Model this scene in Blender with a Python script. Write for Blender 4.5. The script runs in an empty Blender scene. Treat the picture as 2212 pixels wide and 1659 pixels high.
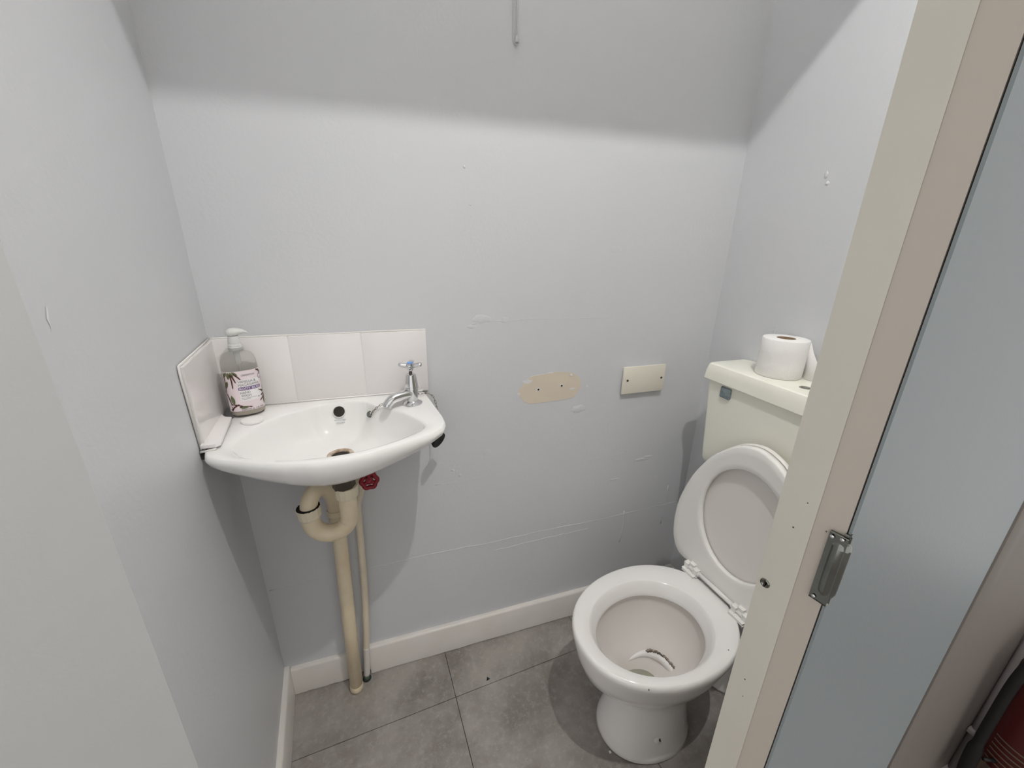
import bpy, bmesh, math, random
from mathutils import Vector, Matrix
random.seed(4)
PI = math.pi
scene = bpy.context.scene
COL = scene.collection

# ---------------------------------------------------------------- camera
cam_d = bpy.data.cameras.new('camera'); cam = bpy.data.objects.new('camera', cam_d); COL.objects.link(cam)
cam_d.sensor_fit = 'HORIZONTAL'; cam_d.sensor_width = 36.0; cam_d.lens = 854.9 / 2212 * 36.0
cam_d.clip_start = 0.02; cam_d.clip_end = 50
MR = [[0.94975, -0.08443, 0.30139], [-0.31245, -0.31279, 0.89696], [0.01854, -0.94606, -0.32346]]
CAM = Vector((0.345, -0.965, 1.247))
m4 = Matrix.Identity(4)
for i in range(3):
    m4[i][0] = MR[i][0]; m4[i][1] = -MR[i][1]; m4[i][2] = -MR[i][2]; m4[i][3] = CAM[i]
cam.matrix_world = m4
scene.camera = cam

# ---------------------------------------------------------------- world, exposure
w = bpy.data.worlds.new('world'); scene.world = w; w.use_nodes = True
bg = w.node_tree.nodes['Background']; bg.inputs[0].default_value = (1.0, 0.985, 0.965, 1); bg.inputs[1].default_value = 0.80
scene.view_settings.view_transform = 'Standard'; scene.view_settings.look = 'None'
scene.view_settings.gamma = 1.0; scene.view_settings.use_curve_mapping = False
scene.view_settings.exposure = 0.3
LAMP = Vector((0.72, -0.90, 2.40)); LAMP_R = .013; LAMP_STRENGTH = 5600.0; UP_FILL = 800.0

# ---------------------------------------------------------------- materials
MATS = {}
def mat(name, col, rough=0.5, metal=0.0, spec=0.5, noise=None, bump=None, emit=None, trans=0.0, ior=1.45, coat=0.0, alpha=1.0):
    """noise: (scale, amount, colour2)   bump: (scale, strength, distance)"""
    m = bpy.data.materials.new(name); m.use_nodes = True
    nt = m.node_tree; b = nt.nodes['Principled BSDF']
    b.inputs['Base Color'].default_value = (*col, 1); b.inputs['Roughness'].default_value = rough
    b.inputs['Metallic'].default_value = metal; b.inputs['Specular IOR Level'].default_value = spec
    b.inputs['Transmission Weight'].default_value = trans; b.inputs['IOR'].default_value = ior
    b.inputs['Coat Weight'].default_value = coat; b.inputs['Alpha'].default_value = alpha
    tc = nt.nodes.new('ShaderNodeTexCoord')
    if noise:
        n = nt.nodes.new('ShaderNodeTexNoise'); n.inputs['Scale'].default_value = noise[0]; n.inputs['Detail'].default_value = 6
        r = nt.nodes.new('ShaderNodeMapRange'); r.inputs[1].default_value = .35; r.inputs[2].default_value = .7
        r.inputs[3].default_value = 0; r.inputs[4].default_value = noise[1]
        mx = nt.nodes.new('ShaderNodeMix'); mx.data_type = 'RGBA'
        mx.inputs[6].default_value = (*col, 1); mx.inputs[7].default_value = (*noise[2], 1)
        nt.links.new(tc.outputs['Object'], n.inputs['Vector']); nt.links.new(n.outputs['Fac'], r.inputs[0])
        nt.links.new(r.outputs[0], mx.inputs[0]); nt.links.new(mx.outputs[2], b.inputs['Base Color'])
    if bump:
        n = nt.nodes.new('ShaderNodeTexNoise'); n.inputs['Scale'].default_value = bump[0]; n.inputs['Detail'].default_value = 4
        bp = nt.nodes.new('ShaderNodeBump'); bp.inputs['Strength'].default_value = bump[1]; bp.inputs['Distance'].default_value = bump[2]
        nt.links.new(tc.outputs['Object'], n.inputs['Vector']); nt.links.new(n.outputs['Fac'], bp.inputs['Height'])
        nt.links.new(bp.outputs[0], b.inputs['Normal'])
    if emit:
        b.inputs['Emission Color'].default_value = (*emit[0], 1); b.inputs['Emission Strength'].default_value = emit[1]
    MATS[name] = m
    return m

PAINT = (0.645, 0.656, 0.676)
mat('wall_paint', PAINT, 0.42, spec=0.4, noise=(2.2, .25, (0.655, 0.64, 0.642)), bump=(130, .18, .002))
mat('door_blue', (0.235, 0.265, 0.275), 0.45, spec=0.4, bump=(120, .12, .002))
mat('cream_gloss', (0.64, 0.62, 0.545), 0.35, noise=(9, .35, (0.56, 0.51, 0.45)), bump=(60, .1, .001))
mat('cream_dark', (0.50, 0.45, 0.395), 0.4, noise=(9, .35, (0.49, 0.43, 0.37)), bump=(60, .1, .001))  # darker, pinker cream for the outer half of the door edge
mat('nib_shaded', (0.445, 0.445, 0.445), 0.45, bump=(120, .12, .002))  # wall paint greyed down; the nib's shade is put into the colour
mat('ceiling_white', (0.85, 0.845, 0.82), 0.8)
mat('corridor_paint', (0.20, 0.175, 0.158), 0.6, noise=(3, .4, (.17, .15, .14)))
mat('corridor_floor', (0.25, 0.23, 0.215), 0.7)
mat('skirting_white', (0.74, 0.71, 0.67), 0.3, noise=(14, .3, (0.64, 0.59, 0.54)), bump=(40, .15, .002))
mat('joint_dark', (0.045, 0.038, 0.033), 0.8)
mat('ceramic', (0.87, 0.86, 0.845), 0.08, spec=0.55)
mat('ceramic_pan', (0.88, 0.865, 0.85), 0.09, spec=0.55, noise=(5, .2, (0.83, .805, .78)))
mat('ceramic_stained', (0.81, 0.775, 0.745), 0.12, noise=(7, .6, (0.76, .715, .68)))
mat('seat_plastic', (0.88, 0.87, 0.845), 0.22)
mat('cap_white', (0.90, 0.885, 0.87), 0.3)
mat('lid_plastic', (0.80, 0.77, 0.735), 0.3)
mat('cistern_cream', (0.93, 0.92, 0.82), 0.28)
mat('tile_white', (0.84, 0.81, 0.80), 0.12)
mat('grout', (0.75, 0.73, 0.70), 0.8)
mat('trap_cream', (0.86, 0.75, 0.55), 0.35, noise=(18, .45, (0.66, .52, .33)))
mat('pipe_stain', (0.50, 0.36, 0.18), 0.6)
mat('pipe_paint', (0.78, 0.70, 0.56), 0.45, noise=(30, .4, (0.68, .57, .42)), bump=(80, .3, .002))
mat('collar_cream', (0.82, 0.74, 0.57), 0.4)
mat('verdigris', (0.10, 0.15, 0.11), 0.7)
mat('black_rubber', (0.012, 0.011, 0.011), 0.5, spec=.3)
mat('dark_brass', (0.10, 0.085, 0.065), 0.45, metal=.6)
mat('red_wheel', (0.26, 0.008, 0.020), 0.45)
mat('chrome', (0.72, 0.72, 0.73), 0.12, metal=1.0, noise=(60, .3, (0.5, .5, .5)))
mat('steel_dull', (0.27, 0.28, 0.26), 0.13, metal=1.0, noise=(40, .6, (0.15, .155, .14)))
mat('chain_steel', (0.30, 0.27, 0.23), 0.35, metal=1.0)
mat('blue_dot', (0.12, 0.30, 0.72), 0.3)
mat('hole_dark', (0.03, 0.025, 0.02), 0.9)
mat('rust_rim', (0.33, 0.22, 0.14), 0.6, noise=(90, .9, (0.70, .62, .52)))
mat('logo_blue', (0.30, 0.34, 0.40), 0.4)
mat('badge_grey', (0.16, 0.20, 0.22), 0.25, noise=(120, .7, (0.30, .35, .37)))
mat('paper', (0.90, 0.885, 0.87), 0.95, spec=.1, bump=(300, .35, .002))
mat('cardboard', (0.36, 0.25, 0.16), 0.9)
mat('plate_cream', (0.80, 0.76, 0.66), 0.35)
mat('bare_plaster', (0.72, 0.63, 0.51), 0.7, noise=(16, .5, (0.66, .60, .52)))
mat('paint_flake', (0.75, 0.745, 0.75), 0.5)
mat('limescale', (0.13, 0.095, 0.07), 0.8, noise=(160, .9, (0.5, .44, .38)))
mat('water', (0.70, 0.70, 0.58), 0.03, trans=.55, ior=1.33)
mat('crumb_dark', (0.015, 0.02, 0.02), 0.7)
mat('crumb_white', (0.75, 0.73, 0.7), 0.7)
mat('bottle_clear', (0.92, 0.93, 0.91), 0.05, trans=.95, ior=1.16)
mat('soap_liquid', (0.62, 0.54, 0.45), 0.3, noise=(8, .3, (.66, .58, .50)))
mat('pump_white', (0.88, 0.88, 0.85), 0.22, trans=.25, ior=1.3)
mat('label_pink', (0.80, 0.70, 0.72), 0.45)
mat('label_white', (0.84, 0.82, 0.82), 0.45)
mat('print_dark', (0.09, 0.085, 0.09), 0.5)
mat('print_grey', (0.13, 0.135, 0.14), 0.5)
mat('print_purple', (0.20, 0.12, 0.27), 0.5)
mat('print_lilac', (0.42, 0.33, 0.52), 0.5)
mat('pod_brown', (0.085, 0.028, 0.024), 0.5)
mat('leaf_green', (0.085, 0.115, 0.045), 0.5, noise=(60, .7, (0.20, .22, .11)))
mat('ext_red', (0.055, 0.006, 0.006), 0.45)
mat('ext_label', (0.12, 0.085, 0.06), 0.5)
mat('print_tan', (0.22, 0.17, 0.125), 0.5)
mat('conduit', (0.24, 0.215, 0.215), 0.5)
mat('lamp_glass', (1, 1, 1), 0.5, emit=((1.0, 0.985, 0.96), LAMP_STRENGTH))
mat('fill_glow', (1, 1, 1), 0.5, emit=((1.0, 0.985, 0.965), UP_FILL))
mat('cord_paint', (0.60, 0.595, 0.59), 0.5)

# floor tile: mottled grey-brown vinyl
def tile_mat():
    m = bpy.data.materials.new('floor_vinyl'); m.use_nodes = True; nt = m.node_tree; b = nt.nodes['Principled BSDF']
    tc = nt.nodes.new('ShaderNodeTexCoord')
    def nz(sc, det, rg):
        n = nt.nodes.new('ShaderNodeTexNoise'); n.inputs['Scale'].default_value = sc; n.inputs['Detail'].default_value = det
        n.inputs['Roughness'].default_value = rg
        nt.links.new(tc.outputs['Object'], n.inputs['Vector']); return n
    a = nz(5, 8, .62); r = nt.nodes.new('ShaderNodeValToRGB')
    r.color_ramp.elements[0].position = .40; r.color_ramp.elements[0].color = (0.195, 0.174, 0.157, 1)
    r.color_ramp.elements[1].position = .62; r.color_ramp.elements[1].color = (0.335, 0.308, 0.285, 1)
    nt.links.new(a.outputs['Fac'], r.inputs[0])
    c = nz(55, 9, .8); r2 = nt.nodes.new('ShaderNodeMapRange'); r2.inputs[1].default_value = .50; r2.inputs[2].default_value = .66
    r2.inputs[4].default_value = .6
    nt.links.new(c.outputs['Fac'], r2.inputs[0])
    mx = nt.nodes.new('ShaderNodeMix'); mx.data_type = 'RGBA'; mx.inputs[7].default_value = (0.43, 0.40, 0.375, 1)
    nt.links.new(r2.outputs[0], mx.inputs[0]); nt.links.new(r.outputs[0], mx.inputs[6])
    e = nz(75, 5, .7); r3 = nt.nodes.new('ShaderNodeMapRange'); r3.inputs[1].default_value = .62; r3.inputs[2].default_value = .78
    r3.inputs[4].default_value = .6
    nt.links.new(e.outputs['Fac'], r3.inputs[0])
    mx2 = nt.nodes.new('ShaderNodeMix'); mx2.data_type = 'RGBA'; mx2.inputs[7].default_value = (0.085, 0.072, 0.062, 1)
    nt.links.new(r3.outputs[0], mx2.inputs[0]); nt.links.new(mx.outputs[2], mx2.inputs[6])
    nt.links.new(mx2.outputs[2], b.inputs['Base Color'])
    bp = nt.nodes.new('ShaderNodeBump'); bp.inputs['Strength'].default_value = .25; bp.inputs['Distance'].default_value = .002
    nt.links.new(c.outputs['Fac'], bp.inputs['Height']); nt.links.new(bp.outputs[0], b.inputs['Normal'])
    b.inputs['Roughness'].default_value = .55
    MATS['floor_vinyl'] = m
tile_mat()

# ---------------------------------------------------------------- helpers
ORG = {}                      # object -> world origin of its local frame
def V(p): return Vector(p)
def link(o, parent=None, origin=None):
    COL.objects.link(o)
    if parent is not None:
        o.parent = parent; ORG[o.name] = ORG[parent.name]
    else:
        ORG[o.name] = V(origin) if origin is not None else Vector((0, 0, 0)); o.location = ORG[o.name]
    return o
def tag(o, label=None, cat=None, group=None, kind=None):
    if label: o['label'] = label
    if cat: o['category'] = cat
    if group: o['group'] = group
    if kind: o['kind'] = kind
    return o
def thing(name, label, cat, loc, group=None):
    o = bpy.data.objects.new(name, None); o.empty_display_size = .02
    link(o, None, loc); return tag(o, label, cat, group)
def mobj(name, verts, faces, m, parent=None, origin=None, smooth=True, sharp=None):
    """world-space verts -> one mesh object"""
    if parent is not None: og = ORG[parent.name]
    else: og = V(origin) if origin is not None else Vector((0, 0, 0))
    me = bpy.data.meshes.new(name)
    me.from_pydata([tuple(V(v) - og) for v in verts], [], faces)
    bm = bmesh.new(); bm.from_mesh(me); bmesh.ops.recalc_face_normals(bm, faces=bm.faces[:])
    for f in bm.faces: f.smooth = smooth
    if sharp:
        lim = math.radians(sharp)
        for e in bm.edges:
            if len(e.link_faces) == 2 and e.calc_face_angle(0) > lim: e.smooth = False
    bm.to_mesh(me); bm.free()
    me.materials.append(MATS[m])
    o = bpy.data.objects.new(name, me)
    return link(o, parent, og)
def bobj(name, bm, m, parent=None, origin=None, smooth=False, sharp=None):
    bm.verts.index_update()
    vs = [v.co.copy() for v in bm.verts]; fs = [[v.index for v in f.verts] for f in bm.faces]
    bm.free(); return mobj(name, vs, fs, m, parent, origin, smooth, sharp)
def box_bm(lo, hi, bev=0.0, seg=2):
    bm = bmesh.new(); bmesh.ops.create_cube(bm, size=1.0)
    for v in bm.verts:
        v.co = Vector([(lo[i] + hi[i]) / 2 + v.co[i] * (hi[i] - lo[i]) for i in range(3)])
    if bev > 0: bmesh.ops.bevel(bm, geom=bm.edges[:], offset=bev, segments=seg, profile=.5, affect='EDGES')
    return bm
def box(name, lo, hi, m, parent=None, bev=0.0, seg=2, origin=None):
    return bobj(name, box_bm(lo, hi, bev, seg), m, parent, origin, smooth=bev > 0, sharp=35)
def prism(name, poly, z0, z1, m, parent=None, bev=0.0, origin=None, seg=2):
    """poly: xy list, extruded in z"""
    bm = bmesh.new()
    lo = [bm.verts.new((p[0], p[1], z0)) for p in poly]; hi = [bm.verts.new((p[0], p[1], z1)) for p in poly]
    n = len(poly)
    bm.faces.new(lo[::-1]); bm.faces.new(hi)
    for i in range(n): bm.faces.new((lo[i], lo[(i + 1) % n], hi[(i + 1) % n], hi[i]))
    if bev > 0: bmesh.ops.bevel(bm, geom=bm.edges[:], offset=bev, segments=seg, profile=.5, affect='EDGES')
    return bobj(name, bm, m, parent, origin, smooth=bev > 0, sharp=35)
def loft(name, loops, m, parent=None, origin=None, cap0=True, cap1=True, sharp=None, smooth=True):
    n = len(loops[0]); vs = [p for l in loops for p in l]; fs = []
    for i in range(len(loops) - 1):
        for j in range(n):
            k = (j + 1) % n
            fs.append((i * n + j, i * n + k, (i + 1) * n + k, (i + 1) * n + j))
    if cap0: fs.append(tuple(range(n))[::-1])
    if cap1: fs.append(tuple(range((len(loops) - 1) * n, len(loops) * n)))
    return mobj(name, vs, fs, m, parent, origin, smooth, sharp)
def frame(ax):
    ax = V(ax).normalized(); t = Vector((0, 0, 1)) if abs(ax.z) < .9 else Vector((1, 0, 0))
    a = ax.cross(t).normalized(); b = ax.cross(a).normalized(); return ax, a, b
def lathe_loops(base, ax, prof, n=32, sx=1.0, sy=1.0):
    ax, a, b = frame(ax); base = V(base)
    return [[base + ax * h + a * (r * sx * math.cos(2 * PI * j / n)) + b * (r * sy * math.sin(2 * PI * j / n)) for j in range(n)] for h, r in prof]
def lathe(name, base, ax, prof, m, parent=None, n=32, origin=None, sharp=40, cap0=True, cap1=True):
    return loft(name, lathe_loops(base, ax, prof, n), m, parent, origin, cap0, cap1, sharp)
def spline(pts, k=8, closed=False):
    pts = [V(p) for p in pts]; n = len(pts); out = []
    rng = range(n) if closed else range(n - 1)
    for i in rng:
        if closed: p0, p1, p2, p3 = pts[i - 1], pts[i], pts[(i + 1) % n], pts[(i + 2) % n]
        else: p0, p1, p2, p3 = pts[max(i - 1, 0)], pts[i], pts[i + 1], pts[min(i + 2, n - 1)]
        for s in range(k):
            t = s / k
            out.append(.5 * ((2 * p1) + (p2 - p0) * t + (2 * p0 - 5 * p1 + 4 * p2 - p3) * t * t + (3 * p1 - p0 - 3 * p2 + p3) * t ** 3))
    if not closed: out.append(pts[-1])
    return out
def tube_loops(path, r, n=16, closed=False):
    path = [V(p) for p in path]; L = len(path); loops = []; a = None
    for i, p in enumerate(path):
        if closed: t = path[(i + 1) % L] - path[i - 1]
        else: t = path[min(i + 1, L - 1)] - path[max(i - 1, 0)]
        t.normalize()
        if a is None: _, a, _ = frame(t)
        a = (a - t * a.dot(t)).normalized(); b = t.cross(a)
        rr = r(i / (L - 1)) if callable(r) else r
        loops.append([p + (a * math.cos(2 * PI * j / n) + b * math.sin(2 * PI * j / n)) * rr for j in range(n)])
    return loops
def tube(name, path, r, m, parent=None, n=16, origin=None, sharp=None):
    return loft(name, tube_loops(path, r, n), m, parent, origin, sharp=sharp)
def ring_mesh(path, r, n=8):
    """closed tube -> verts, faces"""
    loops = tube_loops(path, r, n, closed=True); L = len(loops)
    vs = [p for l in loops for p in l]; fs = []
    for i in range(L):
        for j in range(n):
            fs.append((i * n + j, i * n + (j + 1) % n, ((i + 1) % L) * n + (j + 1) % n, ((i + 1) % L) * n + j))
    return vs, fs
def resample_angle(poly, c, n):
    """star-shaped closed polyline (xy) about c, sampled at n even angles"""
    P = [(p[0] - c[0], p[1] - c[1]) for p in poly]; out = []
    for j in range(n):
        th = 2 * PI * j / n; d = (math.cos(th), math.sin(th)); best = None
        for i in range(len(P)):
            a, b = P[i], P[(i + 1) % len(P)]
            e = (b[0] - a[0], b[1] - a[1]); den = d[0] * e[1] - d[1] * e[0]
            if abs(den) < 1e-12: continue
            t = (a[0] * e[1] - a[1] * e[0]) / den; s = (a[0] * d[1] - a[1] * d[0]) / den
            if t > 0 and -1e-6 <= s <= 1 + 1e-6 and (best is None or t > best): best = t
        out.append((c[0] + d[0] * best, c[1] + d[1] * best))
    return out
def clip_poly(poly, hp):
    """clip by half planes (a,b,c): a*x+b*y<=c"""
    for a, b, c in hp:
        out = []
        for i in range(len(poly)):
            p, q = poly[i], poly[(i + 1) % len(poly)]
            dp = a * p[0] + b * p[1] - c; dq = a * q[0] + b * q[1] - c
            if dp <= 0: out.append(p)
            if dp * dq < 0:
                t = dp / (dp - dq); out.append((p[0] + (q[0] - p[0]) * t, p[1] + (q[1] - p[1]) * t))
        poly = out
        if len(poly) < 3: return []
    return poly
def text_geo(s, size, bold=0.0):
    cu = bpy.data.curves.new('tmp_text', 'FONT'); cu.body = s; cu.size = size; cu.resolution_u = 3; cu.offset = bold
    o = bpy.data.objects.new('tmp_text', cu); COL.objects.link(o)
    dg = bpy.context.evaluated_depsgraph_get(); me = bpy.data.meshes.new_from_object(o.evaluated_get(dg))
    bm = bmesh.new(); bm.from_mesh(me); bmesh.ops.triangulate(bm, faces=bm.faces[:])
    bmesh.ops.subdivide_edges(bm, edges=[e for e in bm.edges if e.calc_length() > .004], cuts=1)
    bm.verts.index_update()
    vs = [(v.co.x, v.co.y) for v in bm.verts]; fs = [[v.index for v in f.verts] for f in bm.faces]
    bm.free(); bpy.data.objects.remove(o); bpy.data.curves.remove(cu); bpy.data.meshes.remove(me)
    return vs, fs

def lx(y): return -0.11 * y            # face of the left wall, which is out of square
RW = 1.33                              # face of the right wall
HT = 2.70

# ---------------------------------------------------------------- structure
wb = box('wall_back', (-0.15, 0, -0.05), (RW + .15, .10, HT), 'wall_paint'); tag(wb, kind='structure')
wl = prism('wall_left', [(0, 0), (-.10, 0), (-.10, -.604), (lx(-.604), -.604)], 0, HT, 'wall_paint'); tag(wl, kind='structure')
wr = box('wall_right', (RW, -.62, 0), (RW + .1, 0, HT), 'wall_paint'); tag(wr, kind='structure')
c = box('ceiling', (-1.4, -3.2, HT), (2.6, .1, HT + .08), 'ceiling_white'); tag(c, kind='structure')
# doorway: plastered nib on the left, head over the opening, jamb and wall on the right
nib = prism('wall_front_left', [(lx(-.605), -.605), (.112, -.602), (.117, -.605), (-.25, -.81), (-1.3, -.81), (-1.3, -.605)], 0, HT, 'nib_shaded')
tag(nib, kind='structure')
hd = bmesh.new(); bmesh.ops.create_cube(hd, size=1)
for v in hd.verts:
    x = .062 if v.co.x < 0 else RW
    z = (2.068 if x < .5 else 2.095) if v.co.z < 0 else 2.40
    v.co = Vector((x, -.58 if v.co.y < 0 else -.55, z))
tag(bobj('trim_1', hd, 'skirting_white'), kind='structure')  # gap left above the head is added, so lamp light fills the room
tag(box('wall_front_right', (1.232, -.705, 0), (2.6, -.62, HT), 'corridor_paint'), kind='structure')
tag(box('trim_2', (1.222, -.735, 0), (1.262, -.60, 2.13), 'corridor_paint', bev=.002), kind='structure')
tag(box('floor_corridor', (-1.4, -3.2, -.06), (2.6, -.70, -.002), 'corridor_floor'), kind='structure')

# floor with its vinyl tiles
fl = box('floor', (-.12, -.70, -.06), (RW + .1, .05, -.003), 'joint_dark'); tag(fl, kind='structure')
th = math.radians(3.6); ux, uy = (math.cos(th), math.sin(th)), (-math.sin(th), math.cos(th)); O = (.461, -.160); PT = .446
hp = [(0, 1, 0.0), (0, -1, .70), (1, 0, RW), (-1, -.11, 0)]
for i in range(-2, 3):
    for j in range(-2, 2):
        g = .0009
        q = []
        for a, b in ((i * PT + g, j * PT + g), ((i + 1) * PT - g, j * PT + g), ((i + 1) * PT - g, (j + 1) * PT - g), (i * PT + g, (j + 1) * PT - g)):
            q.append((O[0] + ux[0] * a + uy[0] * b, O[1] + ux[1] * a + uy[1] * b))
        q = clip_poly(q, hp)
        if len(q) >= 3: prism('floor_tile', q, -.003, 0.0, 'floor_vinyl', fl)

# skirting boards
def skirt(name, a, b, h, t, nrm):
    """board from a to b along a wall, rounded top edge, ragged foot"""
    a, b = V((*a, 0)), V((*b, 0)); nrm = V((*nrm, 0)); n = 24; loops = []
    for i in range(n + 1):
        p = a.lerp(b, i / n); z0 = .0008 + random.random() * .0022
        prof = [(0, z0), (t, z0), (t, h - .006), (t - .002, h - .002), (t - .006, h), (0, h)]
        loops.append([p + nrm * d + Vector((0, 0, z)) for d, z in prof])
    return loft(name, loops, 'skirting_white', sharp=50)
tag(skirt('baseboard_back', (.016, 0), (.166, 0), .098, .013, (0, -1)), kind='structure')
tag(skirt('baseboard_back.001', (.226, 0), (RW, 0), .105, .015, (0, -1)), kind='structure')
nl = Vector((1, .11)).normalized()
tag(skirt('baseboard_left', (lx(-.001), -.001), (lx(-.60), -.60), .104, .014, (nl.x, nl.y)), kind='structure')
tag(skirt('baseboard_right', (RW, -.60), (RW, -.016), .105, .015, (-1, 0)), kind='structure')

# wallpaper seams, bare patch and lumps under the paint of the back wall
def seam(pts, r, parent=wb, name='paper_seam'):
    path = [V(p) for p in pts]; P = []
    for i in range(len(path) - 1):
        k = max(3, int((path[i + 1] - path[i]).length / .02))
        for s in range(k): P.append(path[i].lerp(path[i + 1], s / k) + Vector((0, r * 1.9, random.uniform(-.0012, .0012))))
    P.append(path[-1] + Vector((0, r * 1.9, 0)))
    return tube(name, P, lambda t: r * (2.65 + .25 * math.sin(t * 40)), 'wall_paint', parent, n=20)
seam([(.006, 0, .3825), (.15, 0, .388), (.30, 0, .386), (.42, 0, .391), (.60, 0, .386), (.80, 0, .389), (1.0, 0, .385), (1.20, 0, .391), (1.328, 0, .392)], .0009)
seam([(.56, 0, 1.066), (.61, 0, 1.072), (.70, 0, 1.074), (.95, 0, 1.07)], .0004)
seam([(.45, 0, .62), (.62, 0, .625), (.80, 0, .622), (1.05, 0, .63)], .0003)
seam([(.62, 0, .352), (.75, 0, .356), (.95, 0, .358)], .0009)
seam([(1.085, 0, .400), (1.09, 0, .34), (1.082, 0, .27)], .0010); seam([(1.255, 0, .47), (1.26, 0, .40), (1.25, 0, .31)], .0010)
patch = [(.688, .876), (.704, .898), (.721, .914), (.745, .918), (.768, .92), (.80, .923), (.84, .919), (.867, .906), (.877, .887), (.877, .868), (.86, .844), (.842, .839), (.787, .836), (.718, .837), (.695, .858)]
def plate(name, pts, y0, y1, m, parent):
    """xz outline, from wall y0 out to y1"""
    n = len(pts); vs = [(p[0], y0, p[1]) for p in pts] + [(p[0], y1, p[1]) for p in pts]
    fs = [tuple(range(n)), tuple(range(n, 2 * n))[::-1]] + [(i, (i + 1) % n, n + (i + 1) % n, n + i) for i in range(n)]
    return mobj(name, vs, fs, m, parent, smooth=False)
bp = plate('bare_patch', [(p.x, p.z) for p in spline([(a, 0, b) for a, b in patch], 4, True)], .001, -.0006, 'bare_plaster', wb)
bp['label'] = 'beige unpainted oblong patch left by a removed fitting'
for x, z in ((.747, .876), (.818, .881)):
    hole = lathe('screw_hole', (x, -.0005, z), (0, -1, 0), [(0, .0052), (.001, .0052), (.0012, .003), (-.004, .0025)], 'paint_flake', bp, n=14)
    lathe('hole_core', (x, -.0008, z), (0, -1, 0), [(0, .0030), (.0008, .0030)], 'hole_dark', bp, n=12)
lathe('wall_plug', (.846, -.0005, .910), (0, -1, 0), [(0, .0045), (.0015, .0042), (.0022, .002)], 'paint_flake', bp, n=12)
def flake(x, z, w_, h_, m='paint_flake', parent=wb, t=.0009, seed=0):
    rr = random.Random(seed); n = 11
    pts = [(x + math.cos(2 * PI * i / n) * w_ * rr.uniform(.6, 1.1), z + math.sin(2 * PI * i / n) * h_ * rr.uniform(.6, 1.1)) for i in range(n)]
    return plate('paint_chip', pts, .001, -t, m, parent)
flake(.716, .902, .016, .006, seed=1); flake(.853, .869, .012, .003, seed=2); flake(.690, .868, .005, .004, seed=3); flake(.782, .922, .010, .002, seed=10)
flake(.901, .872, .005, .0025, seed=4)
def lump(x, z, rx, rz, h, seed, m='wall_paint', wall='back'):
    rr = random.Random(seed); n = 18; loops = []; ph = [rr.uniform(.75, 1.2) for _ in range(n)]
    for f, d in ((1.15, -.0004), (.98, h * .15), (.75, h * .45), (.4, h * .7), (.05, h * .75)):
        L = []
        for j in range(n):
            a = 2 * PI * j / n; px = math.cos(a) * rx * f * ph[j]; pz = math.sin(a) * rz * f * ph[j]
            L.append((x + px, -d, z + pz) if wall == 'back' else (RW - d, x + px, z + pz))
        loops.append(L)
    return loft('paint_lump', loops, m, wb if wall == 'back' else wr)
for i, (x, z, rx, rz, h) in enumerate([(.585, 1.079, .022, .011, .0014), (.646, 1.074, .010, .008, .001), (.558, 1.060, .010, .005, .001), (.878, .803, .022, .012, .0022),
        (.548, 1.416, .003, .004, .0015), (.561, 1.34, .003, .002, .0012), (.402, 1.42, .006, .012, .0008), (1.126, .594, .03, .006, .0018), (1.15, .60, .02, .005, .0014),
        (1.03, .535, .02, .004, .0012), (.60, .70, .012, .010, .001), (.50, .66, .004, .004, .0014), (.52, .64, .004, .005, .0014), (1.20, .50, .012, .03, .0012), (.95, 1.25, .02, .01, .0008)]):
    lump(x, z, rx, rz, h, i)
lump(-.236, 1.418, .004, .008, .0022, 40, wall='right'); lump(-.243, 1.400, .004, .0045, .0025, 41, 'paint_flake', 'right')
lump(-.20, 1.02, .004, .05, .001, 42, wall='right')
# scuffs on the left wall
for y, z, h in ((-.485, 1.178, .012), (-.17, .44, .03), (-.16, .35, .012)):
    x = lx(y); n = 8
    pts = [(x + .0006, y + random.uniform(-.002, .002) + (.003 if k in (1, 2, 3) else -.002), z + math.sin(2 * PI * k / n) * h) for k in range(n)]
    vs = [(lx(p[1]) + .0008, p[1], p[2]) for p in pts]
    bmx = bmesh.new(); fv = [bmx.verts.new(p) for p in vs]; ctr = bmx.verts.new((x + .0012, y, z))
    for k in range(n): bmx.faces.new((fv[k], fv[(k + 1) % n], ctr))
    bobj('paint_chip', bmx, 'paint_flake', wl)

# ---------------------------------------------------------------- open door leaf on the right
ph = math.radians(9.7); du = Vector((math.cos(ph), math.sin(ph), 0)); dn = Vector((math.sin(ph), -math.cos(ph), 0))
E1 = Vector((.611, -.794, 0)); DT = .042; DL = .605; DH = 1.62
door = thing('door_1', None, None, E1 + du * DL); tag(door, kind='structure')
def dpt(l, t, z): return E1 + du * l + dn * t + Vector((0, 0, z))
def dbox(name, l0, l1, t0, t1, z0, z1, m, parent=door, bev=.0):
    bm = bmesh.new(); bmesh.ops.create_cube(bm, size=1)
    for v in bm.verts: v.co = dpt(l0 if v.co.x < 0 else l1, t0 if v.co.y < 0 else t1, z0 if v.co.z < 0 else z1)
    if bev: bmesh.ops.bevel(bm, geom=bm.edges[:], offset=bev, segments=3, profile=.5, affect='EDGES')
    return bobj(name, bm, m, parent, smooth=bool(bev), sharp=35)
dbox('door_stile', 0, .10, 0, .0215, .012, DH, 'cream_gloss', bev=.0012)
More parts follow.
